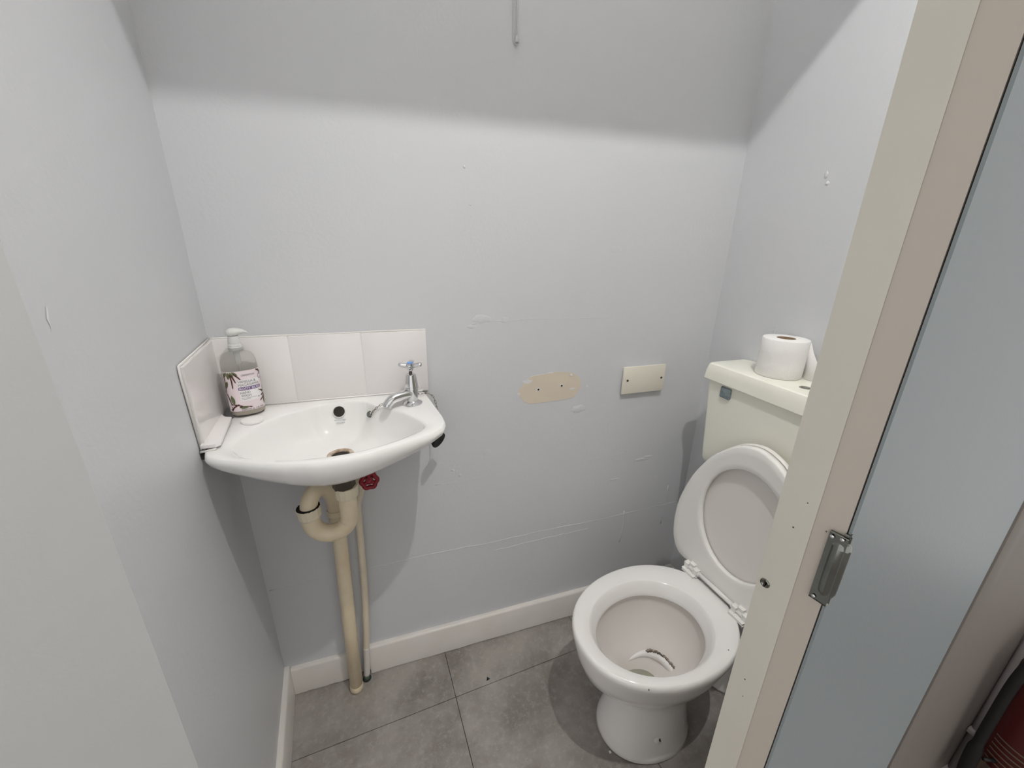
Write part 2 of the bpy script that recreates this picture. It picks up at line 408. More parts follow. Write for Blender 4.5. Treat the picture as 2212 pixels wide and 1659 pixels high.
# the outer half of the edge is planed back a little
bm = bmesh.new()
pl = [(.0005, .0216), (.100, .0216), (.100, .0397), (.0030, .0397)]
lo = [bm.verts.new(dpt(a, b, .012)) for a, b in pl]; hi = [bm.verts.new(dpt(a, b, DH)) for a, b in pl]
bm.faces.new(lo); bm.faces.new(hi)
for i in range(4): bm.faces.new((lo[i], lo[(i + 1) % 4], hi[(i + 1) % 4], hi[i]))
bobj('door_lipping', bm, 'cream_dark', door)
dbox('door_core', .098, DL, .002, .0400, .012, DH, 'cream_gloss')
fp = dbox('door_face', .0030, DL, .0410, .0419, .012, DH, 'door_blue', bev=.0004); fp['label'] = 'blue-grey painted outer door face'
dbox('face_gap', .0050, DL, .0396, .0411, .012, DH, 'hole_dark')
# latch plate at the corner of edge and face
lp = dbox('latch_plate', -.0002, .004, .0330, .0425, 1.0190, 1.0740, 'steel_dull', bev=.0006)
loops = []
for z, r in ((1.0225, .0005), (1.0232, .0030), (1.0250, .0048), (1.0285, .0058), (1.033, .0060), (1.064, .0060), (1.0675, .0056), (1.0695, .0040), (1.0702, .0005)):
    loops.append([dpt(.0034 - .75 * r * math.cos(a), .0390 + 1.0 * r * math.sin(a), z) for a in [2 * PI * j / 24 for j in range(24)]])
loft('latch_barrel', loops, 'steel_dull', lp)
dbox('latch_lip', .0005, .004, .0405, .0420, 1.0715, 1.0765, 'steel_dull', lp, bev=.0005)
for t_, z_ in ((.0345, 1.0712), (.0352, 1.0212), (.0400, 1.0725)):
    lathe('screw', dpt(-.0008, t_, z_), -du, [(0, .0014), (.0006, .0013), (.0009, .0007)], 'chrome', lp, n=12)
es = lathe('edge_screw', dpt(.0003, .0048, 1.0045), -du, [(0, .0038), (.0008, .0036), (.0012, .0026), (.0006, .0010)], 'steel_dull', door, n=16)
dbox('screw_slot', -.0014, -.0008, .0043, .0053, 1.0016, 1.0074, 'hole_dark', es)
for l, t, z, s in ((.0, .012, 1.062, .0012), (.0, .016, 1.085, .0009), (.0, .010, .905, .0012), (0.0015, .030, 1.071, .0009), (0, .012, .887, .0008)):
    lathe('paint_chip', dpt(l, t, z), -du, [(0, s * .55), (.0002, s * .4)], 'dark_brass', door, n=7)

# ---------------------------------------------------------------- splashback
sb = thing('tile_splashback', 'white tile splashback behind and beside the small basin', 'splashback', (.2, -.004, .905))
box('grout_bed', (.001, -.0079, .9055), (.4445, -.0001, 1.0565), 'grout', sb)
for x0, x1 in ((.001, .1480), (.1495, .2980), (.2995, .4450)):
    box('tile', (x0, -.0085, .9055), (x1, -.0002, 1.0575), 'tile_white', sb, bev=.0012)
ridge = [(.001, -.003, 1.0585), (.12, -.003, 1.0592), (.25, -.003, 1.0585), (.34, -.003, 1.0595), (.445, -.003, 1.0588)]
tube('sealant', spline(ridge, 5), .0022, 'grout', sb, n=8)
tube('sealant', [(.03, -.0095, .9062), (.20, -.0095, .9062), (.430, -.0095, .9062)], .0019, 'tile_white', sb, n=8)
# the tile on the left wall, its outer top corner lower
sp = [(-.006, .906), (-.006, 1.057), (-.210, 1.054), (-.201, .892), (-.05, .906)]
vs = [(lx(a) + .0003, a, b) for a, b in sp] + [(lx(a) + .0085, a, b) for a, b in sp]
n = len(sp); fs = [tuple(range(n)), tuple(range(n, 2 * n))[::-1]] + [(i, (i + 1) % n, n + (i + 1) % n, n + i) for i in range(n)]
bm = bmesh.new(); bv = [bm.verts.new(p) for p in vs]
for f in fs: bm.faces.new([bv[i] for i in f])
bmesh.ops.bevel(bm, geom=bm.edges[:], offset=.0010, segments=2, affect='EDGES')
bobj('tile', bm, 'tile_white', sb, smooth=True, sharp=35)
tube('sealant', [(lx(-.004) + .003, -.004, 1.0592), (lx(-.1) + .003, -.1, 1.057), (lx(-.210) + .003, -.210, 1.0558), (lx(-.212) + .003, -.212, 1.04), (lx(-.203) + .003, -.2035, .893)], .002, 'grout', sb, n=8)
lg = prism('ledge_tile', [(lx(-.06) + .009, -.060), (.026, -.080), (.040, -.084), (.0560, -.204), (.050, -.211), (lx(-.211) + .004, -.211)], .9055, .9125, 'tile_white', sb, bev=.001)
tube('corner_trim', [(lx(-.205) + .003, -.2095, .899), (.036, -.2105, .9005), (.050, -.2105, .9030)], .0022, 'grout', sb, n=8)
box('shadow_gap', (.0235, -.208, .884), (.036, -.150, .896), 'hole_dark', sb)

# ---------------------------------------------------------------- wash basin
basin = thing('wash_basin', 'small white ceramic wall basin with one tap hole in use', 'basin', (.245, -.15, .785))
BC = (.245, -.165); N = 168
outer = [(.040, -.001), (.10, -.001), (.25, -.001), (.40, -.001), (.424, -.002), (.434, -.008), (.438, -.03), (.447, -.10), (.4565, -.17), (.4575, -.200), (.449, -.226), (.425, -.247), (.399, -.260), (.35, -.280), (.303, -.295), (.26, -.303), (.218, -.304),
         (.165, -.294), (.112, -.274), (.060, -.249), (.038, -.233), (.030, -.212), (.029, -.15), (.033, -.06), (.034, -.01)]
inner = [(.414, -.203), (.4135, -.190), (.401, -.162), (.375, -.122), (.345, -.092), (.322, -.075), (.307, -.052), (.293, -.036), (.265, -.0305), (.235, -.030), (.200, -.032), (.178, -.042), (.160, -.056), (.126, -.074), (.100, -.102), (.083, -.135), (.069, -.178), (.070, -.208), (.090, -.238), (.118, -.258), (.151, -.271),
         (.19, -.279), (.236, -.282), (.28, -.278), (.316, -.269), (.36, -.250), (.392, -.230), (.408, -.215)]
sm = lambda P: [(p.x, p.y) for p in spline([(a, b, 0) for a, b in P], 6, True)]
OUT = resample_angle(outer + [], BC, N); INN = resample_angle(sm(inner), BC, N)
DR = (.238, -.130)
def drim(y): return .9045 + .02 * y         # rim falls a touch towards the front
def scale_to(L, c, f): return [(c[0] + (x - c[0]) * f, c[1] + (y - c[1]) * f) for x, y in L]
loops = []
UC = (.245, -.075)
def depth_k(x, y):
    """the apron is deepest at the front middle and shallow at both ends"""
    u = (x - .235) / .225; return 1.0 - .62 * min(1.0, abs(u)) ** 1.7
for f, z in ((.20, .796), (.36, .7985), (.54, .806), (.70, .818), (.82, .832), (.90, .846), (.955, .860), (.985, .872), (.998, .885), (1.0, .892), (.998, .8965)):
    loops.append([(x, y, .8985 - (.8985 - z) * depth_k(x, y) + .02 * y) for x, y in scale_to(OUT, UC, f)])
loops.append([(x, min(y, -.004), drim(y) - .0014) for x, y in scale_to(OUT, UC, .990)])
loops.append([(x, min(y, -.007), drim(y)) for x, y in scale_to(OUT, UC, .978)])
mid = [((a[0] * .5 + b[0] * .5), (a[1] * .5 + b[1] * .5)) for a, b in zip(scale_to(OUT, UC, .970), INN)]
loops.append([(x, min(y, -.008), drim(y) + .0002) for x, y in mid])
DC = [(DR[0] + .024 * math.cos(2 * PI * j / N), DR[1] + .024 * math.sin(2 * PI * j / N)) for j in range(N)]
for f, z in ((-.03, .9028), (.0, .9012), (.018, .8975), (.035, .892), (.06, .884), (.10, .872), (.16, .859), (.24, .847), (.36, .836), (.52, .828), (.72, .8235), (.90, .8205), (1.0, .8185)):
    dz = 0
    loops.append([(a[0] + (b[0] - a[0]) * f, a[1] + (b[1] - a[1]) * f, z + (.02 * a[1] * (1 - max(f, 0)))) for a, b in zip(INN, DC)])
loops.append([(DR[0] + (x - DR[0]) * .9, DR[1] + (y - DR[1]) * .9, .805) for x, y in DC])
loft('basin_body', loops, 'ceramic', basin, sharp=60)
# waste fitting, overflow, print
lathe('waste_flange', (*DR, .8160), (0, 0, 1), [(0, .0275), (.0035, .0275), (.0050, .0250), (.0035, .0195), (-.004, .0185)], 'rust_rim', basin, n=36)
lathe('waste_hole', (*DR, .8155), (0, 0, 1), [(0, .0188), (.001, .0188)], 'hole_dark', basin, n=28)
def back_pt(x, z):
    """point of the bowl's back slope at height z"""
    prof = [(.9012, .0), (.8975, .018), (.892, .035), (.884, .06), (.872, .10), (.859, .16), (.847, .24), (.836, .36)]
    for i in range(len(prof) - 1):
        if prof[i][0] >= z >= prof[i + 1][0]:
            t = (prof[i][0] - z) / (prof[i][0] - prof[i + 1][0]); f = prof[i][1] + (prof[i + 1][1] - prof[i][1]) * t
            return Vector((x, -.0305 + (-.117 + .0305) * f, z))
    return Vector((x, -.03, z))
pt = back_pt(.2355, .882); nrm = Vector((0, -.85, .40)).normalized()
lathe('overflow_ring', pt - nrm * .003, nrm, [(0, .0142), (.0042, .0142), (.0048, .0128), (.0040, .0120), (.001, .0118)], 'ceramic', basin, n=32)
lathe('overflow_hole', pt - nrm * .001, nrm, [(0, .0119), (.0035, .0119)], 'hole_dark', basin, n=28)
for s, dz in (('armitage', .862), ('shanks', .8555)):
    vs, fs = text_geo(s, .0072); cx = (max(v[0] for v in vs) + min(v[0] for v in vs)) / 2
    P = []
    for a, b in vs:
        q = back_pt(.2365 + a - cx, dz + b * .72); P.append(q + Vector((0, -.0009, .0009)))
    mobj('maker_print', P, fs, 'logo_blue', basin, smooth=False)
# blanking cap in the spare tap hole
lathe('tap_hole_cap', (.078, -.094, .9020), (0, 0, 1), [(0, .0200), (.0030, .0206), (.0052, .0198), (.0066, .014), (.0070, .004)], 'cap_white', basin, n=36)
# brackets hidden against the wall
box('wall_bracket', (.30, -.05, .79), (.33, -.001, .83), 'dark_brass', basin)

# ---------------------------------------------------------------- tap
TX, TY, TZ = .399, -.081, .9030
tap = thing('pillar_tap', 'chrome pillar tap with cross handle and blue disc on basin', 'tap', (TX, TY, TZ))
lathe('tap_flange', (TX, TY, TZ), (0, 0, 1), [(0, .0190), (.0015, .0190), (.0040, .0150), (.0062, .0115), (.0070, .0100)], 'chrome', tap, n=40)
lathe('tap_body', (TX, TY, TZ), (0, 0, 1), [(.004, .0106), (.008, .0108), (.014, .0118), (.028, .0124), (.031, .0120), (.0315, .0134), (.0345, .0135), (.036, .0126)], 'chrome', tap, n=40)
lathe('tap_bonnet', (TX, TY, TZ), (0, 0, 1), [(.034, .0128), (.040, .0126), (.056, .0102), (.0590, .0096), (.0605, .0075), (.0590, .0045)], 'chrome', tap, n=40)
lathe('tap_stem', (TX, TY, TZ), (0, 0, 1), [(.058, .0032), (.068, .0032)], 'dark_brass', tap, n=16)
spd = Vector((-.93, -.36, 0)).normalized(); tb = Vector((TX, TY, TZ))
path = spline([tb + Vector((0, 0, .020)), tb + spd * .012 + Vector((0, 0, .0205)), tb + spd * .030 + Vector((0, 0, .0195)), tb + spd * .041 + Vector((0, 0, .0165)), tb + spd * .049 + Vector((0, 0, .0100)), tb + spd * .0530 + Vector((0, 0, .0045))], 6)
tube('tap_spout', path, lambda t: (.0104 - .0022 * t) + .0006 * (1 if t > .85 else 0), 'chrome', tap, n=24, sharp=60)
lathe('spout_mouth', path[-1], (path[-1] - path[-2]), [(0, .0054), (.0004, .0052)], 'hole_dark', tap, n=18)
hb = lathe('handle_boss', (TX, TY, TZ), (0, 0, 1), [(.0655, .0034), (.068, .0052), (.074, .0068), (.079, .0075), (.082, .0060)], 'chrome', tap, n=28)
lathe('grub_screw', (TX - .001, TY - .0056, TZ + .0715), (0.05, -1, -.1), [(0, .0020), (.0006, .0019)], 'hole_dark', hb, n=12)
for k in range(4):
    a = math.radians(-12 + 90 * k); d = Vector((math.cos(a), math.sin(a), 0)); sd = Vector((-math.sin(a), math.cos(a), 0)); L = []
    for s, wd, ht, z in ((.003, .0050, .0048, .0760), (.010, .0044, .0044, .0770), (.0155, .0050, .0044, .0782), (.0200, .0052, .0040, .0788), (.0218, .0036, .0026, .0789), (.0222, .0008, .0006, .0803)):
        L.append([tb + d * s + sd * (wd * math.cos(2 * PI * j / 14)) + Vector((0, 0, z + ht * math.sin(2 * PI * j / 14))) for j in range(14)])
    loft('handle_arm', L, 'chrome', tap)
lathe('index_disc', (TX, TY, TZ), (0, 0, 1), [(.0815, .0060), (.0832, .0058), (.0836, .0040)], 'blue_dot', tap, n=24)
for o_ in tap.children_recursive if hasattr(tap, 'children_recursive') else []:
    o_.data.transform(Matrix.Scale(1.18, 4))

# ---------------------------------------------------------------- plug and chain
pc = thing('plug_chain', 'steel basin chain passing behind the tap to a black plug', 'plug chain', (.32, -.06, .905))
stp = Vector((.3035, -.0580, .8765)); sn = Vector((-.15, -.85, .45)).normalized()
lathe('chain_stay', stp - sn * .004, sn, [(-.003, .0082), (.005, .0082), (.0068, .0070), (.0070, .0050), (.0105, .0048), (.0118, .0030)], 'steel_dull', pc, n=20)
cpath = spline([stp + Vector((.003, -.006, .005)), (.3130, -.0750, .8920), (.3250, -.0860, .9060), (.3400, -.0890, .9120), (.3560, -.0850, .9110), (.3700, -.0720, .9095), (.3840, -.0530, .9090), (.4050, -.0450, .9105), (.4280, -.0430, .9100), (.4410, -.0450, .9090), (.4510, -.0480, .9010), (.4560, -.0520, .8850), (.4590, -.0580, .8600), (.4600, -.0640, .8350), (.4590, -.0680, .8160)], 12)
acc = [0]
for i in range(1, len(cpath)): acc.append(acc[-1] + (cpath[i] - cpath[i - 1]).length)
def at_len(s):
    for i in range(1, len(acc)):
        if acc[i] >= s:
            t = (s - acc[i - 1]) / (acc[i] - acc[i - 1]); return cpath[i - 1].lerp(cpath[i], t), (cpath[i] - cpath[i - 1]).normalized()
    return cpath[-1], (cpath[-1] - cpath[-2]).normalized()
hl, hw = .0046, .0019
lk = []
for i in range(28):
    a = 2 * PI * i / 28; cx_, sy_ = math.cos(a), math.sin(a)
    lk.append(Vector((hl * (abs(cx_) ** .6) * (1 if cx_ > 0 else -1), hw * (abs(sy_) ** .8) * (1 if sy_ > 0 else -1), 0)))
vs, fs = ring_mesh(lk, .00062, 6)
me = bpy.data.meshes.new('link'); me.from_pydata([tuple(v) for v in vs], [], fs); me.materials.append(MATS['chain_steel'])
for p in me.polygons: p.use_smooth = True
nlk = int(acc[-1] / .0077)
for i in range(nlk):
    p, t = at_len((i + .5) * acc[-1] / nlk); _, a, b = frame(t)
    if i % 2: a, b = b, -a
    o = bpy.data.objects.new('link', me); link(o, pc)
    mm = Matrix.Identity(4)
    for k in range(3): mm[k][0] = t[k]; mm[k][1] = a[k]; mm[k][2] = b[k]; mm[k][3] = p[k] - ORG[pc.name][k]
    o.matrix_local = mm
pax = Vector((.62, -.70, -.34)).normalized()
lathe('plug', Vector((.4520, -.0640, .7960)) - pax * .005, pax, [(0, .0165), (.004, .0180), (.009, .0205), (.012, .0215), (.0145, .0210), (.0150, .016), (.0135, .004)], 'black_rubber', pc, n=32)
tube('plug_staple', [(.4590, -.0680, .8175), (.4580, -.0710, .810), (.4580, -.0740, .803)], .0011, 'chain_steel', pc, n=8)

# ---------------------------------------------------------------- soap bottle
BX, BY, BZ = .0600, -.0465, .9050
bot = thing('soap_bottle', 'clear pump bottle of hand wash with pink label on basin corner', 'soap bottle', (BX, BY, BZ))
yaw = math.radians(20)
BA, BB = .0315, .0255
fr = Vector((math.sin(yaw), -math.cos(yaw), 0)); rt = Vector((math.cos(yaw), math.sin(yaw), 0)); bo = Vector((BX, BY, BZ))
def bsurf(th_, z, off=0.0, f=1.0, ex=2.5):
    """th_ = 0 is the front; positive to the right"""
    c_, s_ = math.cos(th_), math.sin(th_)
    u = (abs(s_) ** (2 / ex)) * (1 if s_ > 0 else -1); v = (abs(c_) ** (2 / ex)) * (1 if c_ > 0 else -1)
    return bo + rt * (u * (BA * f + off)) + fr * (v * (BB * f + off)) + Vector((0, 0, z))
def bloop(z, f, off=0.0, n=56, ex=2.5): return [bsurf(2 * PI * j / n, z, off, f, ex) for j in range(n)]
body_prof = [(.0, .80, 2.5), (.0015, .92, 2.5), (.005, .985, 2.5), (.010, 1.0, 2.5), (.060, 1.0, 2.5), (.104, 1.0, 2.5), (.114, .985, 2.5), (.121, .94, 2.4), (.127, .85, 2.3), (.131, .72, 2.2), (.1335, .57, 2.1), (.1345, .44, 2.0)]
L = [bloop(z, f, 0, 56, ex) for z, f, ex in body_prof]
L.append([bo + rt * (.0125 * math.sin(2 * PI * j / 56)) + fr * (.0125 * math.cos(2 * PI * j / 56)) + Vector((0, 0, .1365)) for j in range(56)])
L.append([bo + rt * (.0125 * math.sin(2 * PI * j / 56)) + fr * (.0125 * math.cos(2 * PI * j / 56)) + Vector((0, 0, .142)) for j in range(56)])
loft('bottle_body', L, 'bottle_clear', bot)
L = [bloop(z, f * .95, 0, 48, ex) for z, f, ex in [(.0025, .80, 2.5), (.004, .94, 2.5), (.010, 1, 2.5), (.050, 1, 2.5), (.086, 1, 2.5), (.0862, .9, 2.5)]]
loft('liquid_soap', L, 'soap_liquid', bot)
tube('dip_tube', [bo + Vector((0, 0, .088)), bo + Vector((0, 0, .140))], .0024, 'pump_white', bot, n=10)
lathe('pump_valve', bo + Vector((0, 0, .108)), (0, 0, 1), [(0, .004), (.006, .0050), (.028, .0050), (.031, .0060)], 'pump_white', bot, n=16)
lathe('neck_collar', bo, (0, 0, 1), [(.1355, .0118), (.1365, .0122), (.1490, .0120), (.1505, .0112)], 'pump_white', bot, n=40)
for k in range(3): lathe('collar_rib', bo, (0, 0, 1), [(.1385 + .004 * k, .0121), (.1392 + .004 * k, .0126), (.1400 + .004 * k, .0121)], 'pump_white', bot, n=40, cap0=False, cap1=False)
lathe('pump_skirt', bo, (0, 0, 1), [(.1505, .0108), (.1580, .0105), (.1630, .0095), (.1660, .0088)], 'pump_white', bot, n=36)
pd = Vector((.93, .36, 0)).normalized(); psd = Vector((-pd.y, pd.x, 0)); L = []
for s, wd, z0, z1 in ((-.0105, .003, .169, .174), (-.0098, .0072, .1665, .1780), (-.004, .0112, .1655, .1815), (.004, .0112, .1655, .1820), (.011, .0098, .1680, .1808), (.018, .0078, .1695, .1780), (.0235, .0060, .1690, .1745), (.0260, .0046, .1665, .1712), (.0266, .003, .167, .170)):
    L.append([bo + pd * s + psd * (wd * math.cos(2 * PI * j / 20)) + Vector((0, 0, (z0 + z1) / 2 + (z1 - z0) / 2 * math.sin(2 * PI * j / 20))) for j in range(20)])
loft('pump_head', L, 'pump_white', bot)
# arc-length table of the front so print keeps its shape
TAB = [(0.0, 0.0)]; k_ = 400; prev = bsurf(0, 0)
for i in range(1, k_ + 1):
    t = PI * i / k_; q = bsurf(t, 0); TAB.append((TAB[-1][0] + (q - prev).length, t)); prev = q
def th_of(u):
    s = abs(u)
    for i in range(1, len(TAB)):
        if TAB[i][0] >= s:
            a, b = TAB[i - 1], TAB[i]; t = a[1] + (b[1] - a[1]) * (s - a[0]) / max(b[0] - a[0], 1e-9); return t if u > 0 else -t
    return PI if u > 0 else -PI
def lab(u, v, off): return bsurf(th_of(u * .86), v, off)
U0, U1, V0, V1 = -.044, .050, .0135, .0985
def sheet(name, u0, u1, v0, v1, off, m, parent, n=40, r=0.0):
    vs = []; fs = []
    for i in range(n + 1):
        u = u0 + (u1 - u0) * i / n; e = 0
        if r:
            d = min(u - u0, u1 - u)
            if d < r: e = r - math.sqrt(max(r * r - (r - d) ** 2, 0))
        for v in (v0 + e, v1 - e): vs.append(lab(u, v, off))
    for i in range(n): fs.append((2 * i, 2 * i + 2, 2 * i + 3, 2 * i + 1))
    return mobj(name, vs, fs, m, parent)
lb = sheet('label', U0, U1, V0, V1, .0004, 'label_pink', bot); lb['label'] = 'pink and white printed label'
sheet('label_panel', -.012, .034, .0345, .0800, .0006, 'label_white', lb, 30, r=.004)
def shape(name, pts, m, off=.0008):
    """filled outline in label space, fanned from its centre"""
    cu_ = sum(p[0] for p in pts) / len(pts); cv_ = sum(p[1] for p in pts) / len(pts)
    vs = [lab(cu_, cv_, off)] + [lab(a, b, off) for a, b in pts]; n_ = len(pts)
    return mobj(name, vs, [(0, 1 + i, 1 + (i + 1) % n_) for i in range(n_)], m, lb, smooth=False)
def leaf(u, v, ang, ln, wd, m='leaf_green', off=.0008, name='printed_leaf'):
    ca, sa = math.cos(ang), math.sin(ang); P = []
    for s, w_ in ((0, 0), (.25, .8), (.5, 1), (.75, .7), (1, 0), (.75, -.7), (.5, -1), (.25, -.8)):
        a, b = s * ln, w_ * wd / 2; P.append((u + ca * a - sa * b, v + sa * a + ca * b))
    return shape(name, P, m, off)
def pod(u, v, ang, ln, wd=.0029, off=.0009):
    ca, sa = math.cos(ang), math.sin(ang); P = []
    for s, w_ in ((0, .6), (.1, 1), (.5, 1.05), (.9, .8), (1, 0), (.9, -.8), (.5, -1.05), (.1, -1), (0, -.6)):
        a, b = s * ln, w_ * wd / 2 + math.sin(s * PI) * ln * .04; P.append((u + ca * a - sa * b, v + sa * a + ca * b))
    return shape('printed_pod', P, 'pod_brown', off)
R = math.radians
for u, v, a, l, wd in ((-.030, .098, -130, .016, .006), (-.027, .098, -95, .016, .007), (-.024, .098, -60, .014, .006), (-.020, .098, -35, .014, .005),
                       (-.041, .062, 60, .020, .008), (-.026, .028, 100, .022, .009), (-.018, .0215, -3, .020, .005),
                       (.042, .047, 170, .008, .005), (.043, .043, -100, .026, .008), (.044, .045, -70, .018, .007), (.043, .050, 60, .010, .004), (.044, .094, -80, .022, .006)):
    leaf(u, v, R(a), l, wd)
for u, v, a, l in ((-.024, .094, -88, .032), (-.022, .092, -68, .019), (-.017, .094, -48, .019), (-.038, .097, -95, .045), (-.040, .052, -72, .024), (-.034, .029, -12, .026),
                   (-.034, .023, -4, .044), (-.036, .0165, 32, .024), (-.034, .0150, 50, .014), (.044, .048, 160, .018), (.044, .043, 190, .021), (.043, .040, 215, .020), (.036, .097, -55, .014), (.030, .097, -30, .014), (.046, .075, -80, .020)):
    pod(u, v, R(a), l)
def ltext(s, u, v, size, m, off=.0009, width=None, bold=0.0):
    vs, fs = text_geo(s, size, bold); x0 = min(p[0] for p in vs); x1 = max(p[0] for p in vs); k = (width / (x1 - x0)) if width else 1
    return mobj('printed_text', [lab(u + (p[0] - x0) * k, v + p[1], off) for p in vs], fs, m, lb, smooth=False)
ltext('CREIGHTONS', -.002, .0875, .0050, 'print_dark', width=.027)
ltext('VANILLA &', -.011, .0735, .0076, 'print_grey', width=.036)
ltext('MACADAMIA', -.011, .0665, .0076, 'print_grey', width=.043)
sheet('printed_band', -.0125, .0345, .0575, .0648, .0008, 'print_purple', lb, 24, r=.0015)
ltext('BODY BLISS', -.0105, .0588, .0068, 'label_white', .0010, width=.043)
ltext('HAND', -.010, .0500, .0074, 'print_grey', width=.0195)
ltext('WASH', -.0095, .0435, .0074, 'print_grey', width=.0195)
ltext('500ml e 16.9fl', -.014, .0146, .0058, 'print_grey', .0013, width=.045)
for v, ww in ((.0405, .032), (.0380, .018)): sheet('printed_line', -.010, -.010 + ww, v, v + .0006, .0008, 'print_grey', lb, 8)
shape('printed_roundel', [(.0385 + .0060 * math.cos(2 * PI * i / 20), .0815 + .0060 * math.sin(2 * PI * i / 20)) for i in range(20)], 'print_lilac', .0009)
shape('printed_roundel', [(.0385 + .0042 * math.cos(2 * PI * i / 20), .0815 + .0036 * math.sin(2 * PI * i / 20)) for i in range(20)], 'label_pink', .0010)

# ---------------------------------------------------------------- waste trap and pipe
tr = thing('waste_pipe', 'cream plastic trap and waste pipe dropping from the basin', 'waste pipe', (.186, -.05, 0))
TX2, TY2 = .2410, -.140
lathe('waste_nut', (TX2 - .003, TY2, .742), (0, 0, 1), [(0, .0225), (.006, .0240), (.026, .0240), (.030, .0215), (.044, .0190)], 'dark_brass', tr, n=8, sharp=20)
lathe('trap_collar', (TX2, TY2, .720), (0, 0, 1), [(0, .0225), (.003, .0245), (.020, .0255), (.026, .0262), (.028, .0250)], 'collar_cream', tr, n=14, sharp=20)
CZ = .672; CXm = (TX2 + .1620) / 2; RU = (TX2 - .1620) / 2
pth = [(TX2, TY2, .735), (TX2, TY2, .70)] + [(CXm + RU * math.cos(a), TY2, CZ + RU * 1.0 * math.sin(a)) for a in [-PI * i / 18 for i in range(19)]] + [(.1620, TY2, .690)]
tube('trap_bend', pth, .0195, 'trap_cream', tr, n=28)
lathe('bend_joint', (TX2 - .0045, TY2, .656), (.22, 0, 1), [(0, .0200), (.0008, .0206), (.002, .0206), (.003, .0200)], 'collar_cream', tr, n=28)
lathe('trap_collar', (.1620, TY2, .684), (-.06, 0, 1), [(-.004, .0200), (0, .0225), (.003, .0242), (.019, .0248), (.023, .0258), (.025, .0240)], 'collar_cream', tr, n=14, sharp=20)
lathe('rubber_seal', (.1610, TY2, .7075), (-.06, .0, 1), [(0, .0242), (.0022, .0236)], 'black_rubber', tr, n=24)
up = spline([(.1608, -.140, .690), (.1620, -.140, .7040), (.1643, -.139, .7190), (.1704, -.131, .7310), (.1785, -.117, .7335), (.1880, -.099, .7260), (.1950, -.078, .7040), (.1985, -.061, .6750), (.1995, -.052, .6480), (.2000, -.050, .6250)], 8)
tube('trap_outlet', up, .0180, 'trap_cream', tr, n=28)
lathe('outlet_ring', (.2000, -.050, .618), (0, 0, 1), [(0, .0205), (.003, .0215), (.012, .0215), (.015, .0200)], 'trap_cream', tr, n=28)
tube('down_pipe', [(.2002, -.050, .630), (.1985, -.050, .50), (.1915, -.049, .25), (.1860, -.048, .022)], .0175, 'trap_cream', tr, n=28)
lathe('pipe_cuff', (.1858, -.048, .001), (0, 0, 1), [(0, .0165), (.004, .0185), (.016, .0190), (.022, .0178)], 'trap_cream', tr, n=24)

sup = thing('supply_pipe', 'thin painted cold water pipe beside the waste pipe', 'water pipe', (.214, -.03, 0))
tube('riser', spline([(.2625, -.035, .770), (.2615, -.033, .700), (.2600, -.032, .660), (.2490, -.030, .620), (.2470, -.030, .565), (.2440, -.030, .47), (.2400, -.030, .36), (.2300, -.029, .20), (.2230, -.028, .125)], 8), .0088, 'pipe_paint', sup, n=18)
tube('pipe_tail', spline([(.2235, -.028, .130), (.2205, -.027, .08), (.2150, -.026, .018)], 6), .0092, 'skirting_white', sup, n=18)
tube('pipe_foot', [(.2152, -.026, .020), (.2140, -.026, .012), (.2135, -.026, .0008)], .0086, 'verdigris', sup, n=16)
lathe('floor_sleeve', (.2135, -.026, .0005), (0, 0, 1), [(0, .0125), (.002, .0115), (.003, .0092)], 'crumb_dark', sup, n=18)

gv = thing('gate_valve', 'red hand wheel valve under the basin next to trap', 'valve', (.284, -.078, .715))
wax = Vector((.06, -.93, .22)).normalized(); wc = Vector((.2865, -.0830, .7165)); _, wa, wb_ = frame(wax)
rim = []
for i in range(72):
    a = 2 * PI * i / 72; r = .0172 + .0014 * math.cos(6 * a); rim.append(wc + wa * (r * math.cos(a)) + wb_ * (r * math.sin(a)))
vs, fs = ring_mesh(rim, .0052, 12); mobj('wheel_rim', vs, fs, 'red_wheel', gv)
for k in range(3):
    a = 2 * PI * k / 3 + .5; d = wa * math.cos(a) + wb_ * math.sin(a)
    tube('wheel_spoke', [wc - wax * .001 + d * .002, wc - wax * .001 + d * .0165], .0050, 'red_wheel', gv, n=10)
lathe('wheel_hub', wc - wax * .004, wax, [(0, .0090), (.006, .0090), (.0075, .0060), (.0078, .0035), (.010, .0035)], 'red_wheel', gv, n=20)
tube('valve_stem', [wc - wax * .003, wc - wax * .030], .0042, 'dark_brass', gv, n=12)
lathe('valve_body', wc - wax * .052, wax, [(0, .011), (.004, .0125), (.014, .0125), (.018, .010), (.028, .009)], 'dark_brass', gv, n=8, sharp=20)
tube('valve_tail', [(.2640, -.036, .756), (.2850, -.036, .760), (.3300, -.040, .765)], .0075, 'dark_brass', gv, n=12)

# ---------------------------------------------------------------- toilet
TB = Vector((1.135, -.360, 0)); ta = math.radians(3.5)
tf = Vector((-math.cos(ta), -math.sin(ta), 0)); ts = Vector((-math.sin(ta), math.cos(ta), 0))   # forward / towards the back wall
def tw(f, s, z): return TB + tf * f + ts * s + Vector((0, 0, z))
pan = thing('toilet', 'white ceramic toilet with raised seat beside the door', 'toilet', (1.0, -.37, 0))
NT = 96
def egg(cf, af, ab, b, z, back=None, p=2.0, so=0.0):
    """closed loop: ellipse af forward of cf, ab behind it, half width b; clipped flat at back"""
    L = []
    for j in range(NT):
        a = 2 * PI * j / NT; ca, sa = math.cos(a), math.sin(a)
        pw = 2 / p
        f = cf + (af if ca > 0 else ab) * (abs(ca) ** pw) * (1 if ca > 0 else -1); s = b * (abs(sa) ** pw) * (1 if sa > 0 else -1)
        if back is not None and f < back: f = back
        L.append(tw(f, s + so, z))
    return L
RZ = .386
